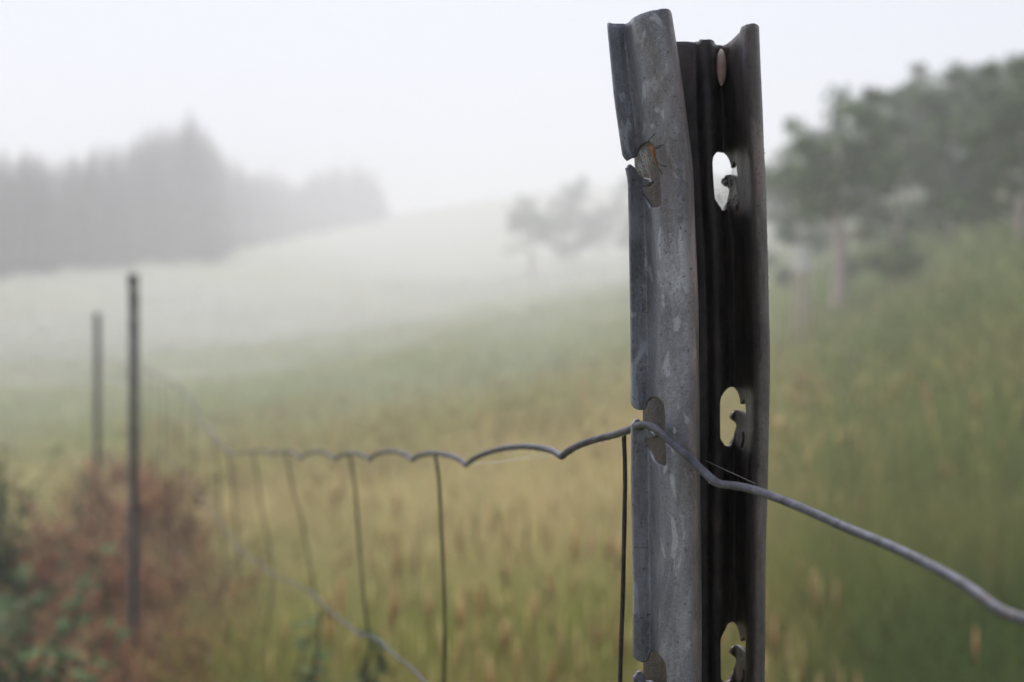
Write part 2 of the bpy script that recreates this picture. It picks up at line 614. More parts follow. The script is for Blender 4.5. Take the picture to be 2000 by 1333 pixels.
def build_post():
    ss = np.linspace(0, len(CTRL) - 1, 4000)
    p = post_pos(ss, np.zeros(4000) - 0.01)[:, :2]
    L = np.concatenate([[0], np.cumsum(np.hypot(*np.diff(p, axis=0).T))])
    # fine where slots are, coarser elsewhere
    fine = ((ss < 8.5) | ((ss > 18) & (ss < 33)))
    dens = np.where(fine, 1 / 0.00065, 1 / 0.0016)
    cum = np.concatenate([[0], np.cumsum(dens[1:] * np.diff(L))])
    nu = int(cum[-1]) + 1
    su = np.interp(np.linspace(0, cum[-1], nu), cum, ss)
    zs = [0.1352]
    top, bot = 0.1352, -0.175
    z = top
    while z > bot:
        near = any(abs(z - c) < 0.0225 for c in (-0.0375 + k * PITCH for k in (1, 0, -1)))
        z -= 0.0007 if near else 0.0022
        zs.append(z)
    while z > -1.95:
        z -= 0.0035
        zs.append(z)
    zs = np.array(zs)
    nv = len(zs)
    sg = np.tile(su, nv); zg = np.repeat(zs, nu)
    pxg = nominal_px(sg)
    # which cells go
    ci = (np.arange(nv - 1)[:, None] * nu + np.arange(nu - 1)[None, :]).ravel()
    sc = (sg[ci] + sg[ci + 1]) / 2; zc = (zg[ci] + zg[ci + nu]) / 2
    pc = nominal_px(sc)
    gone = np.zeros(len(ci), bool)
    sA = np.linspace(0, 8, 400); pA = nominal_px(sA)
    sW = np.linspace(16, 27.2, 600); pW = nominal_px(sW)
    for seg, poly in POLYS:
        lo, hi = (0, 8) if seg == 'A' else (16, 27.2)
        m = (sc >= lo) & (sc <= hi) & (zc > poly[:, 1].min() - .001) & (zc < poly[:, 1].max() + .001)
        ix = np.where(m)[0]
        if len(ix):
            gone[ix[inside(poly, pc[ix], zc[ix])]] = True
    keep = ci[~gone]
    quads = np.stack([keep, keep + nu, keep + nu + 1, keep + 1], 1)
    # snap the borders of the holes onto the drawn outlines
    ug = np.zeros(nu * nv, bool); uk = np.zeros(nu * nv, bool)
    g = ci[gone]
    for a in (g, g + 1, g + nu, g + nu + 1):
        ug[a] = True
    for a in (keep, keep + 1, keep + nu, keep + nu + 1):
        uk[a] = True
    bd = np.where(ug & uk)[0]
    bestd = np.full(len(bd), 1e9)
    ns = sg.copy(); nz = zg.copy()
    SX = 0.62 / FPX
    for seg, poly in POLYS:
        lo, hi = (0, 8) if seg == 'A' else (16, 27.2)
        m = np.where((sg[bd] >= lo) & (sg[bd] <= hi) & (zg[bd] > poly[:, 1].min() - .004) & (zg[bd] < poly[:, 1].max() + .004))[0]
        if not len(m):
            continue
        v = bd[m]
        qx, qy, d = nearest(poly, pxg[v], zg[v], SX, 1.0)
        ok = (d < bestd[m]) & (d < 0.0011 ** 2)
        if seg == 'A':
            ok &= qx > 1232.2
        bestd[m[ok]] = d[ok]
        w = v[ok]
        ns[w] = np.interp(qx[ok], pA, sA) if seg == 'A' else np.interp(qx[ok], pW, sW)
        nz[w] = qy[ok]
    co = post_pos(ns, nz)
    # dents and waviness of a hammered sheet
    wob = 0.00025 * (vnoise(ns * 0.9, nz * 60, 5) - 0.5) + 0.0006 * (vnoise(ns * 0.3, nz * 18, 6) - 0.5)
    co[:, 0] += wob; co[:, 1] += wob
    tb = (zg > 0.1345)
    co[tb, 2] += 0.0006 * (vnoise(ns[tb] * 1.7, ns[tb] * 0, 8) - 0.5)
    used = np.zeros(nu * nv, bool); used[quads.ravel()] = True
    remap = np.cumsum(used) - 1
    co = co[used]; quads = remap[quads]
    base = np.array([0.080, 0.620, -CZ])
    co = co - base
    me = bpy.data.meshes.new('fence_post')
    me.vertices.add(len(co)); me.vertices.foreach_set('co', co.astype(np.float32).ravel())
    n = len(quads)
    me.loops.add(n * 4); me.loops.foreach_set('vertex_index', quads.astype(np.int32).ravel())
    me.polygons.add(n)
    me.polygons.foreach_set('loop_start', np.arange(0, n * 4, 4, dtype=np.int32))
    me.polygons.foreach_set('loop_total', np.full(n, 4, dtype=np.int32))
    me.polygons.foreach_set('use_smooth', np.ones(n, dtype=bool))
    me.update(calc_edges=True)
    s_used = ns[used]
    grime_shade = sstep(9.2, 10.5, s_used) * (1 - 0.55 * sstep(29.0, 30.0, s_used))  # dirt of the inside, also darkening the inner wall as painted shade
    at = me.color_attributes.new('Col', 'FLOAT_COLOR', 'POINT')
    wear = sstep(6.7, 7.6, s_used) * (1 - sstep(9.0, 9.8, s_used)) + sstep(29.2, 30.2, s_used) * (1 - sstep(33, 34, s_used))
    c4 = np.ones((len(co), 4), np.float32); c4[:, 0] = grime_shade; c4[:, 1] = wear; c4[:, 2] = 0
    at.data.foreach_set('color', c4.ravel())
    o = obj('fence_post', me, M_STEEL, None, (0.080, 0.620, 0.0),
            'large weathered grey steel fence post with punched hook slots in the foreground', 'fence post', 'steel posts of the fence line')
    so = o.modifiers.new('thickness', 'SOLIDIFY')
    so.thickness = 0.0019
    so.offset = 0.0
    so.use_quality_normals = True
    return o


post = build_post()
for (px, topy, Z, rz, lab) in ((260, 536, 5.8, 0.12, 'dark upright steel fence post standing in the brown bracken'),
                               (189, 612, 10.6, -0.25, 'smallest and farthest fence post, fading into the mist on the left')):
    c = copy_tree(post)
    t = P(px, topy, Z)
    c.location = (t.x, t.y, t.z - CZ - 0.135)
    c.rotation_euler.z = rz
    c.scale = (0.58, 0.58, 1.0)
    c['label'] = lab

# ------------------------------------------------------------------ the wire fence


def fence_Z(px):
    return 0.253 / ((px - 1000) / FPX + 0.31)


def WP(px, py, dz=0.0):
    Z = fence_Z(px) if px < 1235 else None
    return P(px, py, Z + dz)


fence = obj('wire_fence', None, None, None, (0.0, 1.0, 0.0),
            'sagging woven wire fence with crimped top wire hooked to the steel post', 'wire fence')
F0 = Vector((0.0, 1.0, 0.0))


def fence_part(name, pts, rad, mat, seg=8, jit=0.0):
    V, F = tube_geo([Vector(p) - F0 for p in pts], rad, seg, jitter=jit)
    return obj(name, mesh_py(name, V, F), mat, fence)


# top wire: left of the post it lies in the fence plane, crimped between the stays
top_ctrl = [(266, 704), (290, 724), (318, 738), (350, 757), (375, 790), (392, 818), (420, 858), (442, 880), (462, 888)]
arcs = [(462, 888, 497, 884), (497, 884, 530, 889), (530, 889, 561, 884), (561, 882, 588, 896), (588, 896, 655, 898), (655, 898, 722, 899),
        (722, 899, 805, 899), (805, 899, 910, 909), (910, 909, 1097, 892)]
rise = [3, 4, 3, 3, 14, 13, 17, 18, 27]
pts = [P(a, b, min(fence_Z(a), 5.9)) for a, b in top_ctrl[:-1]]
pts = catmull(pts, 4)
for (x0, y0, x1, y1), r in zip(arcs, rise):
    n = 12
    for k in range(n):
        t = k / n
        x = x0 + (x1 - x0) * t
        hump = (4 * t * (1 - t)) ** 0.72
        pts.append(P(x, y0 + (y1 - y0) * t - r * hump, fence_Z(x)))
right = [(1097, 892, .700), (1112, 880, .690), (1135, 868, .678), (1170, 857, .660), (1205, 848, .640), (1230, 839, .618), (1248, 832, .6015), (1259, 830, .596),
         (1272, 833, .590), (1285, 841, .5855), (1315, 867, .5775), (1345, 894, .5720), (1375, 922, .567), (1393, 938, .563), (1408, 946, .560),
         (1440, 950, .552), (1478, 959, .540), (1560, 990, .515), (1650, 1030, .487), (1750, 1072, .458), (1850, 1122, .428), (1905, 1157, .412),
         (1945, 1187, .400), (1972, 1201, .392), (2010, 1212, .382), (2100, 1230, .36), (2250, 1238, .33)]
pts += catmull([P(*r) for r in right], 5)
fence_part('top_wire', pts, 0.00165, M_WIRE, 12, 0.03)

# second wire
sec = [(275, 870), (300, 880), (335, 905), (375, 950), (415, 1000), (440, 1036), (470, 1076), (505, 1100), (540, 1126), (575, 1140), (610, 1160), (640, 1190), (675, 1218),
       (700, 1240), (722, 1243), (745, 1255), (770, 1280), (800, 1302), (832, 1336), (880, 1385), (960, 1470), (1080, 1600), (1215, 1730)]
p2 = []
for i in range(len(sec)):
    a = sec[i]
    p2.append(P(a[0], a[1], min(fence_Z(a[0]), 5.9)))
fence_part('lower_wire', catmull(p2, 4), 0.0010, M_WIRE, 8, 0.03)

# stays: (column, row) from the top wire downwards
stays = [
    [(1219, 843), (1219, 862), (1221, 930), (1219, 1050), (1216, 1180), (1211, 1333), (1204, 1700)],
    [(849, 884), (851, 893), (858, 950), (863, 1050), (868, 1180), (868, 1333), (866, 1620)],
    [(682, 888), (685, 900), (694, 960), (703, 1080), (712, 1180), (721, 1243), (719, 1290), (714, 1333), (700, 1480)],
    [(556, 886), (562, 905), (573, 960), (588, 1010), (602, 1090), (616, 1160), (624, 1200), (622, 1245), (615, 1330)],
    [(495, 884), (501, 920), (510, 990), (524, 1060), (533, 1125), (530, 1170), (518, 1240)],
    [(446, 884), (452, 930), (458, 1000), (466, 1070), (470, 1150)],
    [(418, 860), (424, 920), (430, 990), (436, 1060), (438, 1110)]]
for st in stays:
    q = catmull([P(a, b, fence_Z(st[0][0]) - 0.002) for a, b in st], 5)
    fence_part('stay_wire', q, 0.00105, M_STAY, 8, 0.05)
# farther stays, one about every 0.33 m up to the next post
tx = [a for a, b in top_ctrl][::-1]; ty = [b for a, b in top_ctrl][::-1]
for k in range(9):
    Z = 2.95 + k * 0.345
    px = (0.253 / Z - 0.31) * FPX + 1000
    y0 = float(np.interp(px, tx[::-1], ty[::-1])); y1 = float(np.interp(px, [a for a, b in sec], [b for a, b in sec]))
    w = random.uniform(-6, 6) / Z * 2
    q = catmull([P(px, y0 - 1, Z), P(px + w, (y0 + y1) / 2, Z), P(px + w * 0.6, y1, Z), P(px - w * 0.4, y1 + (y1 - y0) * 0.9, Z)], 4)
    fence_part('stay_wire', q, 0.00105, M_STAY, 6)
# wires onward to the third post
for dz, nm in ((-0.40, 'top_wire'), (-0.56, 'lower_wire')):
    a = P(262, 536, 5.82) + Vector((0, 0, dz)); b = P(189, 612, 10.58) + Vector((0, 0, dz))
    m = (a + b) / 2 - Vector((0, 0, 0.07))
    fence_part(nm, catmull([a, m, b], 10), 0.0021, M_WIRE, 6)

# ------------------------------------------------------------------ dew
M_DEW = NT('dew').set(Base_Color=(1.0, 1.0, 1.0), Roughness=0.02, IOR=1.33, Transmission_Weight=1.0).m


def drop_mesh(name, pts, rads, label):
    ov = np.array([(0, 0, 1), (.894, 0, .447), (.276, .851, .447), (-.724, .526, .447), (-.724, -.526, .447), (.276, -.851, .447),
                   (.724, .526, -.447), (-.276, .851, -.447), (-.894, 0, -.447), (-.276, -.851, -.447), (.724, -.526, -.447), (0, 0, -1)])
    of = np.array([(0, 1, 2), (0, 2, 3), (0, 3, 4), (0, 4, 5), (0, 5, 1), (1, 6, 2), (2, 7, 3), (3, 8, 4), (4, 9, 5), (5, 10, 1),
                   (6, 7, 2), (7, 8, 3), (8, 9, 4), (9, 10, 5), (10, 6, 1), (11, 7, 6), (11, 8, 7), (11, 9, 8), (11, 10, 9), (11, 6, 10)])
    n = len(pts)
    V = (pts[:, None, :] + ov[None] * rads[:, None, None]).reshape(-1, 3)
    T = (np.arange(n)[:, None, None] * 12 + of[None]).reshape(-1, 3)
    return obj(name, mesh_np(name, V, T, None, True), M_DEW, label=label, kind='stuff')


n = 2600
sd = np.concatenate([RNG.uniform(6.8, 9.2, n // 3), RNG.uniform(29.4, 33.2, n // 3), RNG.uniform(0.05, 7, n // 5), RNG.uniform(15.5, 19, n - 2 * (n // 3) - n // 5)])
zd = 0.134 - RNG.uniform(0, 1, n) ** np.where(sd > 15, 1.25, 1.0) * 0.29
zd = np.where((sd > 14) & (sd < 20), 0.134 - RNG.uniform(0, 1, n) ** 2 * 0.05, zd)
p0 = post_pos(sd, zd); p1 = post_pos(sd + 0.02, zd)
tg = p1 - p0
nr = np.stack([tg[:, 1], -tg[:, 0], np.zeros(n)], 1)
nr /= np.linalg.norm(nr, axis=1)[:, None] + 1e-12
rd = 0.00014 + 0.00034 * RNG.uniform(0, 1, n) ** 2.5
pz = np.interp(sd, np.arange(len(CPX)), CPX)
bad = np.zeros(n, bool)
for seg, poly in POLYS:
    bad |= inside(poly, nominal_px(sd), zd)
dp = (p0 + nr * (0.00072 + rd * .3)[:, None])[~bad]
dp[:, 2] += CZ
drop_mesh('dew_drops', dp, rd[~bad], 'tiny dew drops beaded on the edges of the steel post')
wd_p = np.array([tuple(p) for p in pts if p.y < 1.1 and p.x < .08])
ix = RNG.integers(0, len(wd_p) - 1, 150)
tt = RNG.uniform(0, 1, 150)[:, None]
wq = wd_p[ix] * (1 - tt) + wd_p[ix + 1] * tt
wr = RNG.uniform(.00025, .0006, 150)
wq[:, 2] -= 0.00165 + wr * .35
drop_mesh('dew_drops', wq, wr, 'tiny dew drops hanging under the crimped top wire')

# ------------------------------------------------------------------ cobwebs, insect, oval lump on the post
M_SILK = NT('spider_silk').set(Base_Color=(0.75, 0.76, 0.78), Roughness=0.4).m
M_BODY = plain_material('orange_brown_chitin', (0.20, 0.075, 0.018), (0.34, 0.15, 0.045), 300, 0.4, 0.3, 0.0004)
M_LEGS = plain_material('dark_chitin', (0.02, 0.014, 0.011), (0.045, 0.03, 0.02), 400, 0.45, 0.2, 0.0002)
M_LUMP = plain_material('pale_lump', (0.42, 0.30, 0.24), (0.62, 0.52, 0.47), 160, 0.8, 0.4, 0.0008)


def web(name, strands, rad, label, base):
    V, F = [], []
    for a, b, sag in strands:
        m = (a + b) / 2 + Vector((random.uniform(-.0004, .0004), random.uniform(-.0004, .0004), -sag))
        tube_geo([a - base, m - base, b - base], rad, 4, V, F)
    return obj(name, mesh_py(name, V, F), M_SILK, None, base, label, 'spider web')


Zs = 0.646
st = []
tooth = P(1434, 325, Zs)
for k in range(11):
    st.append((tooth + Vector((random.uniform(-.0012, .0012), 0, random.uniform(-.001, .001))), P(random.uniform(1421, 1452), random.uniform(345, 352), Zs - .002), 0.0))
for k in range(26):
    a = random.uniform(0, 1)
    left = P(1391 + random.uniform(0, 4), random.uniform(362, 405), Zs)
    other = P(random.uniform(1408, 1424), random.uniform(360, 412), Zs)
    st.append((left, other, random.uniform(0, .0008)))
for k in range(34):
    st.append((P(random.uniform(1420, 1452), random.uniform(346, 380), Zs - .0035), P(random.uniform(1416, 1452), random.uniform(370, 412), Zs - .0035), random.uniform(-.0005, .0008)))
for k in range(14):
    st.append((P(random.uniform(1436, 1440), random.uniform(322, 340), Zs), P(random.uniform(1446, 1453), random.uniform(325, 352), Zs - .002), .0004))
st.append((P(1391, 362, Zs), P(1420, 352, Zs), .0012))
web('spider_web', st, 0.000045, 'fine white cobweb strung across the upper right slot of the post', P(1425, 412, Zs))
st = []
Zl = 0.600
for k in range(45):
    x0 = random.uniform(1243, 1262)
    st.append((P(x0, random.uniform(292, 335), Zl), P(x0 + random.uniform(3, 22), random.uniform(305, 352), Zl), random.uniform(-.0004, .0006)))
web('spider_web', st, 0.00005, 'fuzzy cobweb stuffed in the upper left slot beside the insect', P(1255, 350, Zl))
web('spider_web', [(P(908, 908, .90), P(1065, 886, .70), .001), (P(918, 906, .90), P(1080, 890, .70), .001)], 0.00009,
    'loose silk thread hanging under the crimped top wire', P(980, 905, .79))
web('spider_web', [(P(1378, 900, .600), P(1475, 945, .600), .0), ],
    0.00007, 'single silk thread stretched across the dark inside of the post', P(1430, 945, .62))

Zi = 0.5850
ib = P(1275, 330, Zi)
ins = obj('insect', None, None, None, ib, 'thin orange brown insect with long dark legs on the post', 'insect')


def ins_part(name, pts, rad, mat):
    V, F = tube_geo(catmull([p - ib for p in pts], 5), rad, 8)
    return obj(name, mesh_py(name, V, F), mat, ins)


body = [P(1269, 282, Zi - .001), P(1272, 286, Zi), P(1276, 295, Zi - .001), P(1277, 305, Zi), P(1280, 314, Zi), P(1283, 324, Zi)]
V, F = tube_geo(catmull(body, 5), [0.55 * q for q in (.0003, .0006, .0008, .0010, .0012, .0014, .0016, .0017, .0017, .0016, .0014, .0012, .0012, .0012, .0012, .0011, .0011, .0010, .0009, .0009, .0008, .0007, .0006, .0005, .0004, .0003)], 10)
obj('body', mesh_py('insect_body', [v - ib for v in V], F), M_BODY, ins)
for path in ([(1269, 283), (1267, 274), (1272, 269), (1279, 261)], [(1279, 290), (1284, 286), (1292, 284), (1302, 282)], [(1280, 292), (1287, 288), (1288, 289), (1290, 287)],
             [(1280, 312), (1287, 320), (1294, 324), (1304, 325)], [(1282, 318), (1286, 328), (1290, 335), (1293, 340)], [(1269, 283), (1260, 285), (1252, 290), (1248, 296)]):
    ins_part('leg', [P(a, b, Zi - .0012 * (k in (1, 2))) for k, (a, b) in enumerate(path)], 0.00019, M_LEGS)

cb = P(1409, 168, .6440)  # pale oval lump modelled for a pale patch of unknown origin
V, F = [], []
for i in range(11):
    t = i / 10
    r = math.sqrt(max(.02, 1 - (2 * t - 1) ** 2))
    for k in range(14):
        a = 2 * math.pi * k / 14
        V.append(P(1409 + 10 * r * math.cos(a), 168 - 72 * t, .6440 - .0022 * r * math.sin(a)) - cb)
for i in range(10):
    for k in range(14):
        F.append((i * 14 + k, i * 14 + (k + 1) % 14, (i + 1) * 14 + (k + 1) % 14, (i + 1) * 14 + k))
F += [tuple(range(14)), tuple(10 * 14 + k for k in range(14))]
obj('oval_lump', mesh_py('oval_lump', V, F), M_LUMP, None, cb, 'small pale pinkish oval lump inside the top of the post', 'oval_lump')


# ------------------------------------------------------------------ grass
def blades(x, y, h, wd, col, lean, segs):
    n = len(x)
    z0 = H(x, y) - 0.02
    a = RNG.uniform(0, 2 * np.pi, n)
    ca, sa = np.cos(a), np.sin(a)
    la = RNG.uniform(0, 2 * np.pi, n)
    lx, ly = np.cos(la) * lean * h, np.sin(la) * lean * h
    lv = np.linspace(0, 1, segs + 1)
    verts = []
    cols = []
    for i, t in enumerate(lv):
        cx = x + lx * t ** 1.8; cyy = y + ly * t ** 1.8
        cz = z0 + h * t * (1 - 0.22 * np.minimum(lean, 1.2) * t)
        ww = wd * (1 - t) ** 0.6 if t < 1 else wd * 0
        cc = col * (0.9 + 0.2 * t)
        if i < segs:
            verts.append(np.stack([cx - ca * ww, cyy - sa * ww, cz], 1)); cols.append(cc)
            verts.append(np.stack([cx + ca * ww, cyy + sa * ww, cz], 1)); cols.append(cc)
        else:
            verts.append(np.stack([cx, cyy, cz], 1)); cols.append(cc)
    nvp = len(verts)
    V = np.stack(verts, 1).reshape(-1, 3)
    C = np.stack(cols, 1).reshape(-1, 3)
    tr = []
    for i in range(segs - 1):
        b = i * 2
        tr += [(b, b + 1, b + 3), (b, b + 3, b + 2)]
    b = (segs - 1) * 2
    tr.append((b, b + 1, b + 2))
    T = (np.arange(n)[:, None, None] * nvp + np.array(tr)[None]).reshape(-1, 3)
    return V, T, C


def scatter(n, y0, y1, qlo, qhi, power=1.0):
    u = RNG.uniform(0, 1, n)
    y = y0 * (y1 / y0) ** (u ** power)
    q = RNG.uniform(qlo, qhi, n)
    return q * y, y


def jitter_col(c, amt):
    return np.clip(c * RNG.uniform(1 - amt, 1 + amt, (len(c), 1)) * RNG.uniform(0.93, 1.07, c.shape), 0.004, 0.9)


allV, allT, allC = [], [], []


def add(v):
    off = sum(len(q) for q in allV)
    allV.append(v[0]); allT.append(v[1] + off); allC.append(v[2])


def fence_x(y):
    return 0.253 - 0.31 * y


# near sward
x, y = scatter(92000, 1.4, 9.0, -0.66, 0.60)
k = (x > fence_x(y) + 0.28 + 0.12 * RNG.normal(size=len(x)))
x, y = x[k], y[k]
n = len(x)
clump = 0.55 + 0.9 * fbm(x * 1.4, y * 1.0, 71)
h = RNG.uniform(0.28, 0.62, n) * clump
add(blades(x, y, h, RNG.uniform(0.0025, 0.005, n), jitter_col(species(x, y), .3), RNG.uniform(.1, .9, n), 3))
# middle and far sward
x, y = scatter(122000, 8.0, 60.0, -0.66, 0.60)
n = len(x)
clump = 0.5 + 1.0 * fbm(x * 0.7, y * 0.5, 72)
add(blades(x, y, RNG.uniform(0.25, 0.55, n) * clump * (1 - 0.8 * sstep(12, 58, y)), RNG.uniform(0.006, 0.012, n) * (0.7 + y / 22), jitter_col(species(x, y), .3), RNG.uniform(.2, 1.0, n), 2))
x, y = scatter(60000, 45.0, 170.0, -0.5, 0.5)
n = len(x)
clump = 0.4 + 1.2 * fbm(x * 0.2, y * 0.12, 73)
add(blades(x, y, RNG.uniform(0.12, 0.35, n) * clump, RNG.uniform(0.02, 0.05, n) * (y / 60) ** .7, jitter_col(species(x, y), .3), RNG.uniform(.3, 1.2, n), 1))
obj('grass', mesh_np('grass', np.concatenate(allV), np.concatenate(allT), np.concatenate(allC)), M_GRASS,
    label='tall yellow green meadow grass on the slope', kind='stuff')

# flowering stalks with seed heads
allV, allT, allC = [], [], []
x, y = scatter(8500, 3.2, 30.0, -0.5, 0.5, 0.85)
patch = fbm(x * 0.6 + 3, y * 0.35, 91)
k = (patch > 0.42) & (x > fence_x(y) + 0.35) & (RNG.uniform(0, 1, len(x)) > sstep(.12, .3, x / y) * .75)
x, y = x[k], y[k]
n = len(x)
hh = RNG.uniform(0.45, 0.85, n) * (0.7 + 0.6 * fbm(x * 1.1, y * 0.8, 93)) * (1 - 0.75 * sstep(7, 28, y))
cs = jitter_col(np.tile(np.array([[0.44, 0.38, 0.16]]), (n, 1)), .25)
lean = RNG.uniform(0.05, 0.35, n)
v, t, c = blades(x, y, hh, 0.0022 * (0.8 + y / 6), cs, lean, 3)
add((v, t, c))
tip = v.reshape(n, 7, 3)[:, 6]
hl = RNG.uniform(0.08, 0.17, n); hw = RNG.uniform(0.003, 0.006, n) * (0.8 + y / 14)
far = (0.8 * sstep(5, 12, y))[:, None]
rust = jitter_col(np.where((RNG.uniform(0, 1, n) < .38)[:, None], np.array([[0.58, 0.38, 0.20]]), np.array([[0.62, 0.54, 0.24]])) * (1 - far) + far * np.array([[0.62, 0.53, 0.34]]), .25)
dv = np.array([(0, 0, -1), (1, 0, 0), (0, 1, 0), (-1, 0, 0), (0, -1, 0), (0, 0, 1)], float)
hv = tip[:, None, :] + dv[None] * np.stack([hw, hw, hl * .5], 1)[:, None, :]
ht = np.array([(0, 2, 1), (0, 3, 2), (0, 4, 3), (0, 1, 4), (5, 1, 2), (5, 2, 3), (5, 3, 4), (5, 4, 1)])
add((hv.reshape(-1, 3), (np.arange(n)[:, None, None] * 6 + ht[None]).reshape(-1, 3), np.repeat(rust, 6, 0)))
obj('seeding_grass', mesh_np('seeding_grass', np.concatenate(allV), np.concatenate(allT), np.concatenate(allC)), M_GRASS,
    label='straw and rust coloured seed heads above the meadow grass', kind='stuff')


# ------------------------------------------------------------------ dead bracken under the fence
def frond_mass(spots, hrange, colours, name, label, mat, pinna=0.10):
    V, T, C = [], [], []
    for (bx, by, hs) in spots:
        h = random.uniform(*hrange) * hs
        a = random.uniform(0, 2 * math.pi)
        lean = random.uniform(0.2, 0.9) * h
        b = Vector((bx, by, float(H(bx, by)) - .02))
        col = np.array(random.choice(colours)) * random.uniform(.5, 1.2)
        prev = None
        n = 13
        for i in range(n + 1):
            t = i / n
            c = b + Vector((math.cos(a) * lean * t ** 1.6, math.sin(a) * lean * t ** 1.6, h * (t - .32 * t ** 3)))
            w = 0.0045 * (1 - .7 * t)
            s = Vector((-math.sin(a), math.cos(a), 0))
            V += [c - s * w, c + s * w]; C += [col * .8, col * .8]
            k = len(V)
            if prev is not None:
                T += [(k - 4, k - 3, k - 1), (k - 4, k - 1, k - 2)]
            prev = c
            if t > .3:
                L = pinna * (1 - (t - .3) / .75) * random.uniform(.7, 1.3) * hs
                for sd in (-1, 1):
                    d = s * sd * L + Vector((math.cos(a), math.sin(a), 0)) * L * .35 + Vector((0, 0, random.uniform(-.7, .15) * L))
                    f = Vector((math.cos(a), math.sin(a), random.uniform(-.5, .5))).normalized() * L * .16
                    k = len(V)
                    V += [c, c + d * .55 + f, c + d, c + d * .55 - f]
                    C += [col, col, col * 1.1, col]
                    T += [(k, k + 1, k + 2), (k, k + 2, k + 3)]
    return obj(name, mesh_np(name, np.array([tuple(v) for v in V]), np.array(T), np.array(C)), mat, label=label, kind='stuff')


BR = [(0.42, 0.20, 0.09), (0.36, 0.19, 0.08), (0.25, 0.11, 0.05), (0.30, 0.16, 0.07), (0.12, 0.06, 0.035), (0.14, 0.07, 0.04), (0.44, 0.30, 0.16), (0.24, 0.13, 0.06), (0.30, 0.11, 0.05)]
spots = []
for k in range(3000):
    y = random.uniform(2.3, 8.6)
    x = fence_x(y) + random.gauss(0.06, 0.34) - 0.04 * (y - 2.3)
    if -0.305 - 0.05 * random.random() < x / y < -0.14 - 0.05 * random.random():
        spots.append((x, y, 0.28 + 0.26 * sstep(3.0, 5.8, y) + 0.20 * sstep(5.9, 7.6, y) + random.uniform(-.06, .10)))
for k in range(170):
    y = random.uniform(8.0, 11.5)
    spots.append((fence_x(y) + random.gauss(0.16, 0.16), y, random.uniform(.85, 1.2)))
frond_mass(spots, (0.6, 0.95), BR, 'dead_bracken', 'reddish brown dead bracken along the foot of the fence', M_BRACKEN, 0.13)
spots = []
GR = [(0.075, 0.115, 0.045), (0.10, 0.15, 0.06), (0.14, 0.18, 0.085), (0.20, 0.23, 0.14)]
for k in range(520):
    y = random.uniform(2.8, 14)
    x = fence_x(y) - 0.10 * y - abs(random.gauss(0, 0.10 * y + .2))
    spots.append((x, y, random.uniform(.7, 1.1)))
frond_mass(spots, (0.5, 0.85), GR, 'green_undergrowth', 'dark green undergrowth left of the fence', M_BRACKEN, 0.15)


def weed_mesh(seed, h, nst, leaf, colour):
    r = random.Random(seed)
    V, T, C = [], [], []
    for s in range(nst):
        a = r.uniform(0, 6.28); ln = r.uniform(.05, .4) * h
        bx, by = r.gauss(0, .06), r.gauss(0, .06)
        hh = h * r.uniform(.65, 1.05)
        n = 9
        for i in range(n + 1):
            t = i / n
            c = Vector((bx + math.cos(a) * ln * t ** 1.5, by + math.sin(a) * ln * t ** 1.5, hh * t))
            sd = Vector((-math.sin(a), math.cos(a), 0)) * .003
            k = len(V)
            V += [c - sd, c + sd]; C += [(.10, .10, .06)] * 2
            if i:
                T += [(k - 2, k - 1, k + 1), (k - 2, k + 1, k)]
            if t > .2:
                for q in range(3):
                    b = r.uniform(0, 6.28); L = leaf * r.uniform(.6, 1.2) * (1.15 - .5 * t)
                    d = Vector((math.cos(b), math.sin(b), r.uniform(-.6, .35))) * L
                    f = Vector((-math.sin(b), math.cos(b), r.uniform(-.4, .4))) * L * .33
                    cc = np.array(colour) * r.uniform(.65, 1.4)
                    k = len(V)
                    V += [c, c + d * .35 + f, c + d * .75 + f * .6, c + d, c + d * .75 - f * .6, c + d * .35 - f]
                    C += [cc] * 6
                    T += [(k, k + 1, k + 5), (k + 1, k + 2, k + 4), (k + 1, k + 4, k + 5), (k + 2, k + 3, k + 4)]
    return mesh_np('leafy_weed', np.array([tuple(v) for v in V]), np.array(T), np.array([tuple(c) for c in C]))


wm = [weed_mesh(1, .8, 14, .075, (.075, .12, .045)), weed_mesh(2, .9, 13, .08, (.10, .15, .06)), weed_mesh(3, .75, 15, .07, (.065, .10, .035))]
for m in wm:
    m.materials.append(M_WEED)
for i, (px, topy, Z, lab) in enumerate([
        (20, 1010, 4.4, 'bluish green weed standing at the left edge of the picture'),
        (40, 1265, 3.2, 'lowest green weed in the bottom left corner'),
        (30, 890, 7.0, 'small hazy weed at the left edge below the farthest post')]):
    p = P(px, topy, Z)
    g = float(H(p.x, p.y))
    o = obj('leafy_weed', wm[i % 3], None, None, (p.x, p.y, g))
    s = max(.4, (p.z - g) / (.8, .9, .75)[i % 3])
    o.scale = (s, s, s); o.rotation_euler.z = i * 1.3
    tag(o, lab, 'weed', 'leafy weeds left of the fence')
p = P(640, 1262, 3.1)
g = float(H(p.x, p.y))
o = obj('leafy_weed', wm[2], None, None, (p.x, p.y, g))
o.scale = (1.25, 1.25, (p.z - g) / .75)
tag(o, 'dark green leafy clump below the crossing of stay and lower wire', 'weed')


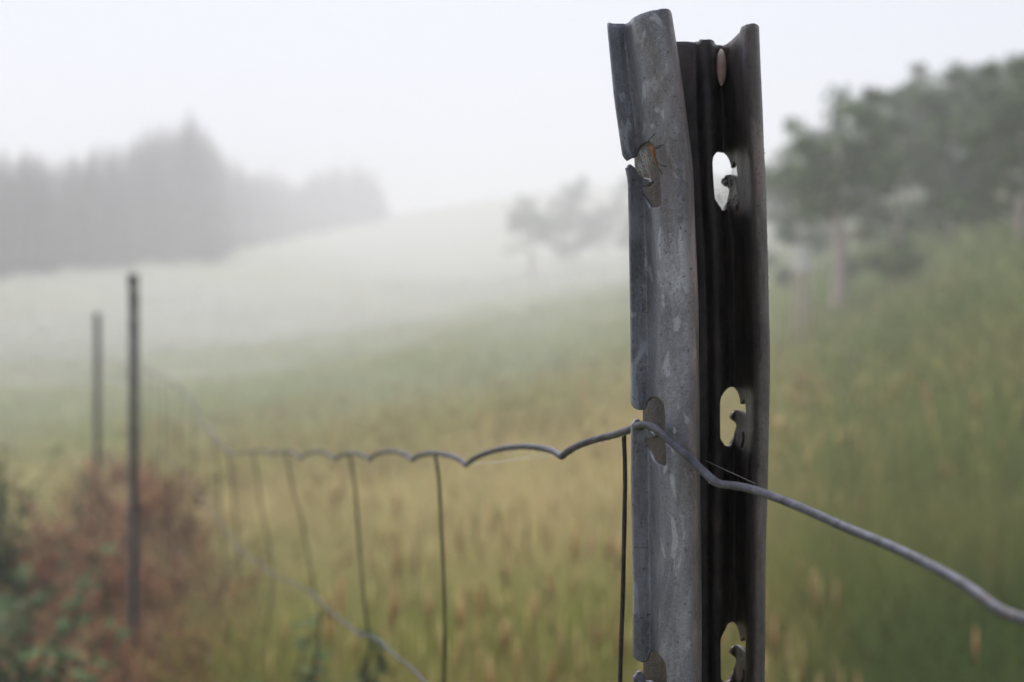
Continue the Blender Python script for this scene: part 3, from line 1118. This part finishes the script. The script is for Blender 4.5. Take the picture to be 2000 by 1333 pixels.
# ------------------------------------------------------------------ trees
def broadleaf(seed, hgt, tr, crown_lo, crown_r, leaves, leaf):
    """trunk mesh and crown mesh, base at the origin; the crown is clumps of leaves round the limb ends"""
    r = random.Random(seed)
    V, F = [], []
    top = hgt * 0.78
    tp = [Vector((0, 0, -0.3)), Vector((0, 0, 0.02 * hgt))]
    for i in range(1, 7):
        t = i / 6
        tp.append(Vector((r.gauss(0, .012) * hgt * t, r.gauss(0, .012) * hgt * t, top * t)))
    tube_geo(tp, [tr * 1.35, tr * 1.15] + [tr * (1 - .8 * (i / 6) ** 1.1) for i in range(1, 7)], 9, V, F)
    ends = []
    nl = 15
    for k in range(nl):
        t = r.uniform(crown_lo * .75, 0.97)
        b = Vector((0, 0, top * t))
        a = k * 2.4 + r.uniform(-.5, .5)
        L = crown_r * r.uniform(.55, 1.0) * (1 - .45 * max(0, (t - .6) / .4))
        e = b + Vector((math.cos(a) * L, math.sin(a) * L, r.uniform(-.30, .55) * L))
        m = (b + e) / 2 + Vector((0, 0, .12 * L))
        tube_geo([b, m, e], [tr * .38, tr * .22, tr * .07], 6, V, F)
        ends += [(e, 1.0), (m, .8)]
    ends.append((Vector((0, 0, hgt * .9)), .9))
    for k in range(26):
        f = r.random()
        zc = crown_lo * .85 + (1.0 - crown_lo * .85) * f
        rr = crown_r * (0.55 + 0.75 * f if f < .45 else 0.89 * math.sqrt(max(.04, 1 - ((f - .45) / .6) ** 2)))
        a = r.uniform(0, 6.28); q = rr * math.sqrt(r.uniform(.15, 1.0)) * r.uniform(.8, 1.12)
        ends.append((Vector((math.cos(a) * q, math.sin(a) * q, hgt * zc)), r.uniform(.55, .95)))
    tm = mesh_py('trunk', V, F)
    n = leaves
    rs = np.random.default_rng(seed)
    ci = rs.integers(0, len(ends), n)
    cen = np.array([tuple(e[0]) for e in ends])[ci]
    rad = np.array([e[1] for e in ends])[ci] * crown_r * .27
    d = rs.normal(size=(n, 3)); d /= np.linalg.norm(d, axis=1)[:, None]
    pos = cen + d * (rad * rs.uniform(.25, 1.05, n))[:, None] * np.array([1, 1, .8])
    u = rs.normal(size=(n, 3)); u /= np.linalg.norm(u, axis=1)[:, None]
    w = np.cross(u, rs.normal(size=(n, 3))); w /= np.linalg.norm(w, axis=1)[:, None]
    s = leaf * rs.uniform(.6, 1.3, n)[:, None]
    LV = np.stack([pos - u * s, pos + w * s * .5, pos + u * s, pos - w * s * .5], 1).reshape(-1, 3)
    k4 = np.arange(n)[:, None] * 4
    LT = np.concatenate([k4 + np.array([[0, 1, 2]]), k4 + np.array([[0, 2, 3]])])
    return tm, mesh_np('crown', LV, LT)


BL = [broadleaf(3, 5.0, .19, .56, 1.75, 6200, .075), broadleaf(8, 5.4, .12, .24, 1.9, 6800, .08), broadleaf(15, 4.8, .11, .18, 1.8, 6800, .08),
      broadleaf(23, 5.6, .12, .28, 1.7, 6400, .075)]
BH = [5.0, 5.4, 4.8, 5.6]
for tm, cm in BL:
    tm.materials.append(M_BARK); cm.materials.append(M_LEAF)


def place_tree(px, Z, topy, variant, wide, label, group=None, rot=None, name='broadleaf_tree', basey=None):
    x = (px - 1000) / FPX * Z
    g = float(H(x, Z))
    top = CZ + (666.5 - topy) / FPX * Z
    s = (top - g) / (BH[variant] * 1.0)
    root = obj(name, None, None, None, (x, Z, g), label, 'tree', group)
    root.rotation_euler.z = rot if rot is not None else px * 0.37
    root.scale = (s * wide, s * wide, s)
    obj('trunk', BL[variant][0], None, root)
    obj('crown', BL[variant][1], None, root)
    return root


place_tree(1640, 21, 185, 0, 1.0, 'small tree with a pale bare trunk at the edge of the wood')
place_tree(1856, 24, 150, 1, .95, 'tree with a thin trunk right of the pale trunked tree')
place_tree(1990, 19, 95, 2, 1.05, 'tallest dark tree at the right edge of the picture')
place_tree(1560, 34, 270, 3, 1.0, 'hazy tree rising just right of the steel post top, above the white box')
wood = [(1930, 27, 130, 1, 1.1), (1755, 28, 165, 2, 1.15), (1700, 34, 210, 3, 1.1), (1820, 34, 140, 0, 1.1), (2080, 24, 70, 3, 1.2), (1900, 38, 120, 2, 1.1),
        (1620, 42, 235, 1, 1.1), (2180, 20, 60, 1, 1.2), (2300, 26, 40, 0, 1.2), (2200, 34, 60, 2, 1.2), (2030, 36, 100, 0, 1.2), (2450, 22, 20, 2, 1.2),
        (1545, 58, 285, 2, 1.2), (1480, 70, 320, 0, 1.2), (1420, 84, 345, 1, 1.2), (1780, 45, 165, 3, 1.2), (1690, 52, 200, 0, 1.2)]
for px, Z, ty_, v, wd in wood:
    place_tree(px, Z, ty_, v, wd, 'leafy tree of the misty wood on the right, behind the trunked trees', 'trees of the wood on the right')
place_tree(1038, 118, 388, 0, 1.15, 'faint round tree, leftmost of the misty trees beside the post')
place_tree(1128, 122, 350, 1, 1.0, 'faint tallest tree in the middle of the misty group beside the post')
place_tree(1172, 140, 395, 2, .8, 'palest slim tree in the mist just left of the steel post')
place_tree(1228, 112, 350, 3, 1.0, 'faint misty tree partly hidden by the left edge of the post')
place_tree(1085, 136, 385, 3, 1.0, 'faint low crowned tree between the two left misty trees')
place_tree(1500, 92, 330, 2, 1.0, 'pale misty tree showing just right of the steel post')


# shrubs under the trees
def shrub_mesh(seed, hgt, rad, leaves, leaf):
    rs = np.random.default_rng(seed)
    V, F = [], []
    r = random.Random(seed)
    ends = []
    for k in range(9):
        a = k * 2.4 + r.uniform(-.4, .4)
        e = Vector((math.cos(a) * rad * r.uniform(.2, .9), math.sin(a) * rad * r.uniform(.2, .9), hgt * r.uniform(.4, .9)))
        tube_geo([Vector((0, 0, -.1)), e * .5 + Vector((0, 0, .1 * hgt)), e], [.025 * hgt, .016 * hgt, .006 * hgt], 5, V, F)
        ends.append(tuple(e)); ends.append(tuple(e * .6))
    n = leaves
    cen = np.array(ends)[rs.integers(0, len(ends), n)]
    d = rs.normal(size=(n, 3)); d /= np.linalg.norm(d, axis=1)[:, None]
    pos = cen + d * (rad * .45 * rs.uniform(.2, 1, n))[:, None]
    pos[:, 2] = np.abs(pos[:, 2])
    u = rs.normal(size=(n, 3)); u /= np.linalg.norm(u, axis=1)[:, None]
    w = np.cross(u, rs.normal(size=(n, 3))); w /= np.linalg.norm(w, axis=1)[:, None]
    s = leaf * rs.uniform(.6, 1.3, n)[:, None]
    LV = np.stack([pos - u * s, pos + w * s * .5, pos + u * s, pos - w * s * .5], 1).reshape(-1, 3)
    k4 = np.arange(n)[:, None] * 4
    LT = np.concatenate([k4 + np.array([[0, 1, 2]]), k4 + np.array([[0, 2, 3]])])
    return mesh_py('stems', V, F), mesh_np('foliage', LV, LT)


SB = [shrub_mesh(5, 1.0, .75, 1800, .055), shrub_mesh(6, 1.1, .7, 1800, .055)]
for a, b in SB:
    a.materials.append(M_BARK); b.materials.append(M_BUSH)
for i, (px, Z, ty_, lab) in enumerate([
        (1715, 25, 540, 'low green shrub just right of the pale tree trunk'), (1925, 23, 440, 'shrub right of the thin trunk'),
        (2000, 22, 420, 'shrub at the right edge under the tallest tree'), (1535, 32, 560, 'small hazy shrub between the steel post and white box'),
        (1660, 27, 520, 'shrub behind the foot of the pale tree trunk'), (1870, 26, 470, 'shrub at the foot of the thin trunk'),
        (1760, 21, 570, 'lowest shrub, out in the grass right of the pale trunk'), (1800, 30, 470, 'shrub between the pale trunk and the thin trunk'), (1500, 42, 520, 'palest shrub touching the right edge of the steel post')]):
    x = (px - 1000) / FPX * Z
    g = float(H(x, Z))
    s = max(.5, CZ + (666.5 - ty_) / FPX * Z - g) / 1.05
    root = obj('shrub', None, None, None, (x, Z, g), lab, 'shrub', 'shrubs under the wood')
    root.scale = (s * 1.15, s * 1.15, s); root.rotation_euler.z = i * 1.9
    obj('stems', SB[i % 2][0], None, root)
    obj('foliage', SB[i % 2][1], None, root)


# conifers on the far slope
def conifer(seed, hgt=10.0, rad=1.9):
    r = random.Random(seed)
    V, F = tube_geo([Vector((0, 0, -.5)), Vector((0, 0, hgt * .5)), Vector((0, 0, hgt * .97))], [.16, .1, .015], 7)
    tm = mesh_py('trunk', V, F)
    V, T = [], []
    nw = 30
    for i in range(nw):
        t = i / (nw - 1)
        z = hgt * (.06 + .92 * t)
        R = rad * (1 - t) ** .85 * r.uniform(.8, 1.12) + .08
        for k in range(9):
            a = k * 6.283 / 9 + i * .7 + r.uniform(-.25, .25)
            L = R * r.uniform(.65, 1.15)
            d = Vector((math.cos(a), math.sin(a), 0)); s = Vector((-math.sin(a), math.cos(a), 0))
            z0 = z + r.uniform(-.1, .1)
            p0 = Vector((0, 0, z0)); p1 = d * L * .5 + Vector((0, 0, z0 - .12 * L)); p2 = d * L + Vector((0, 0, z0 - .38 * L + .15 * t * L))
            w = L * .22 + .04
            for (u, v, q) in ((s, w, 0), (Vector((0, 0, -1)), w * .9, 1)):
                b = len(V)
                V += [p0, p1 + u * v, p2, p1 - u * v * (1 if q == 0 else .15)]
                T += [(b, b + 1, b + 2), (b, b + 2, b + 3)]
    return tm, mesh_np('crown', np.array([tuple(v) for v in V]), np.array(T))


CF = [conifer(31), conifer(32, rad=2.3), conifer(33, rad=1.7)]
for a, b in CF:
    a.materials.append(M_CBARK); b.materials.append(M_NEEDLE)
SKX = [-700, -300, 0, 60, 100, 180, 210, 240, 270, 310, 345, 375, 400, 430, 470, 520, 560, 580, 600, 640, 700, 725, 738]
SKY_ = [250, 290, 285, 275, 300, 275, 268, 272, 245, 228, 225, 208, 238, 275, 308, 315, 330, 340, 325, 312, 305, 312, 330]
pxs = list(np.concatenate([np.arange(-380, -110, 45), np.arange(-110, 735, 21)])) + [733]
rows = [(0, 0, 12), (9, 20, 0), (-5, 44, 2)]
for ri, (dpx, dY, dy) in enumerate(rows):
    for i, px in enumerate(pxs):
        px = px + dpx + random.uniform(-6, 6)
        if px > 736:
            continue
        Z = float(np.interp(px, [-400, 0, 370, 470, 580, 740], [75, 86, 112, 150, 200, 232])) + dY + random.uniform(-3, 3)
        x = (px - 1000) / FPX * Z
        g = float(H(x, Z))
        ty_ = float(np.interp(px, SKX, SKY_)) + dy + random.uniform(0, 24)
        if px < 255:
            lab = 'misty dark conifer in the left part of the hillside plantation'; grp = 'conifers in the left part of the plantation'
        elif px < 480:
            lab = 'misty conifer in the tall domed clump of the hillside plantation'; grp = 'conifers in the domed clump'
        else:
            lab = 'very pale conifer in the low right hand block of the hillside plantation'; grp = 'conifers in the pale right hand block'
        if ri == 0 and abs(px - 375) < 11:
            ty_ = 207; lab = 'tallest misty conifer, its tip standing highest above the left plantation'; grp = None
        elif px > 724 and ri == 0 and i == len(pxs) - 1:
            lab = 'palest conifer at the right hand end of the left plantation'; grp = None
        s = (CZ + (666.5 - ty_) / FPX * Z - g) / 10.0
        root = obj('conifer', None, None, None, (x, Z, g), lab, 'conifer', grp)
        wdt = max(s * 1.15, Z / 150.0 * 1.1)
        root.scale = (wdt, wdt, s); root.rotation_euler.z = random.uniform(0, 6.28)
        v = random.randrange(3)
        obj('trunk', CF[v][0], None, root)
        obj('crown', CF[v][1], None, root)

# ------------------------------------------------------------------ pale box by the wood


def box(V, F, c, sx, sy, sz, taper=1.0):
    b = len(V)
    for dz, k in ((0, 1.0), (1, taper)):
        for dx, dy in ((-1, -1), (1, -1), (1, 1), (-1, 1)):
            V.append(Vector((c[0] + dx * sx / 2 * k, c[1] + dy * sy / 2 * k, c[2] + dz * sz)))
    F += [(b, b + 3, b + 2, b + 1), (b + 4, b + 5, b + 6, b + 7)] + [(b + i, b + (i + 1) % 4, b + 4 + (i + 1) % 4, b + 4 + i) for i in range(4)]
    return V, F


Zb = 18.5
bp = P(1566, 532, Zb)
g = float(H(bp.x, bp.y))
bxr = obj('white_box', None, None, None, (bp.x, bp.y, g), 'small pale white box beside the pale tree trunk, half lost in leaves', 'box')
bxr.rotation_euler.z = .5
hb = max(.25, bp.z - g)
V, F = box([], [], (0, 0, hb), .17, .19, .30)
obj('body', mesh_py('box_body', V, F, False), M_WHITE, bxr)
V, F = box([], [], (0, 0, hb + .302), .205, .225, .045, .94)
obj('lid', mesh_py('box_lid', V, F, False), M_WHITE, bxr)
for sx in (-1, 1):
    for sy in (-1, 1):
        V, F = box([], [], (sx * .06, sy * .07, -.15), .035, .035, hb + .148)
        obj('leg', mesh_py('box_leg', V, F, False), M_BARK, bxr)

# ------------------------------------------------------------------ the mist
hz = NT('mist')
hz.n.remove(hz.b)
pv = hz.n.new('ShaderNodeVolumePrincipled')
pv.inputs['Color'].default_value = (0.978, 0.970, 0.985, 1)
pv.inputs['Density'].default_value = HAZE_DENSITY
pv.inputs['Anisotropy'].default_value = 0.20
hz.l.new(pv.outputs['Volume'], hz.out.inputs['Volume'])
V, F = [], []
x0, x1, y0, y1, z0, z1 = -600, 600, -60, 740, float(GZ.min()) - 1.5, 42.0
for z in (z0, z1):
    V += [Vector((x0, y0, z)), Vector((x1, y0, z)), Vector((x1, y1, z)), Vector((x0, y1, z))]
F = [(3, 2, 1, 0), (4, 5, 6, 7), (0, 1, 5, 4), (1, 2, 6, 5), (2, 3, 7, 6), (3, 0, 4, 7)]
obj('haze', mesh_py('haze', V, F, False), hz.m, kind='stuff')
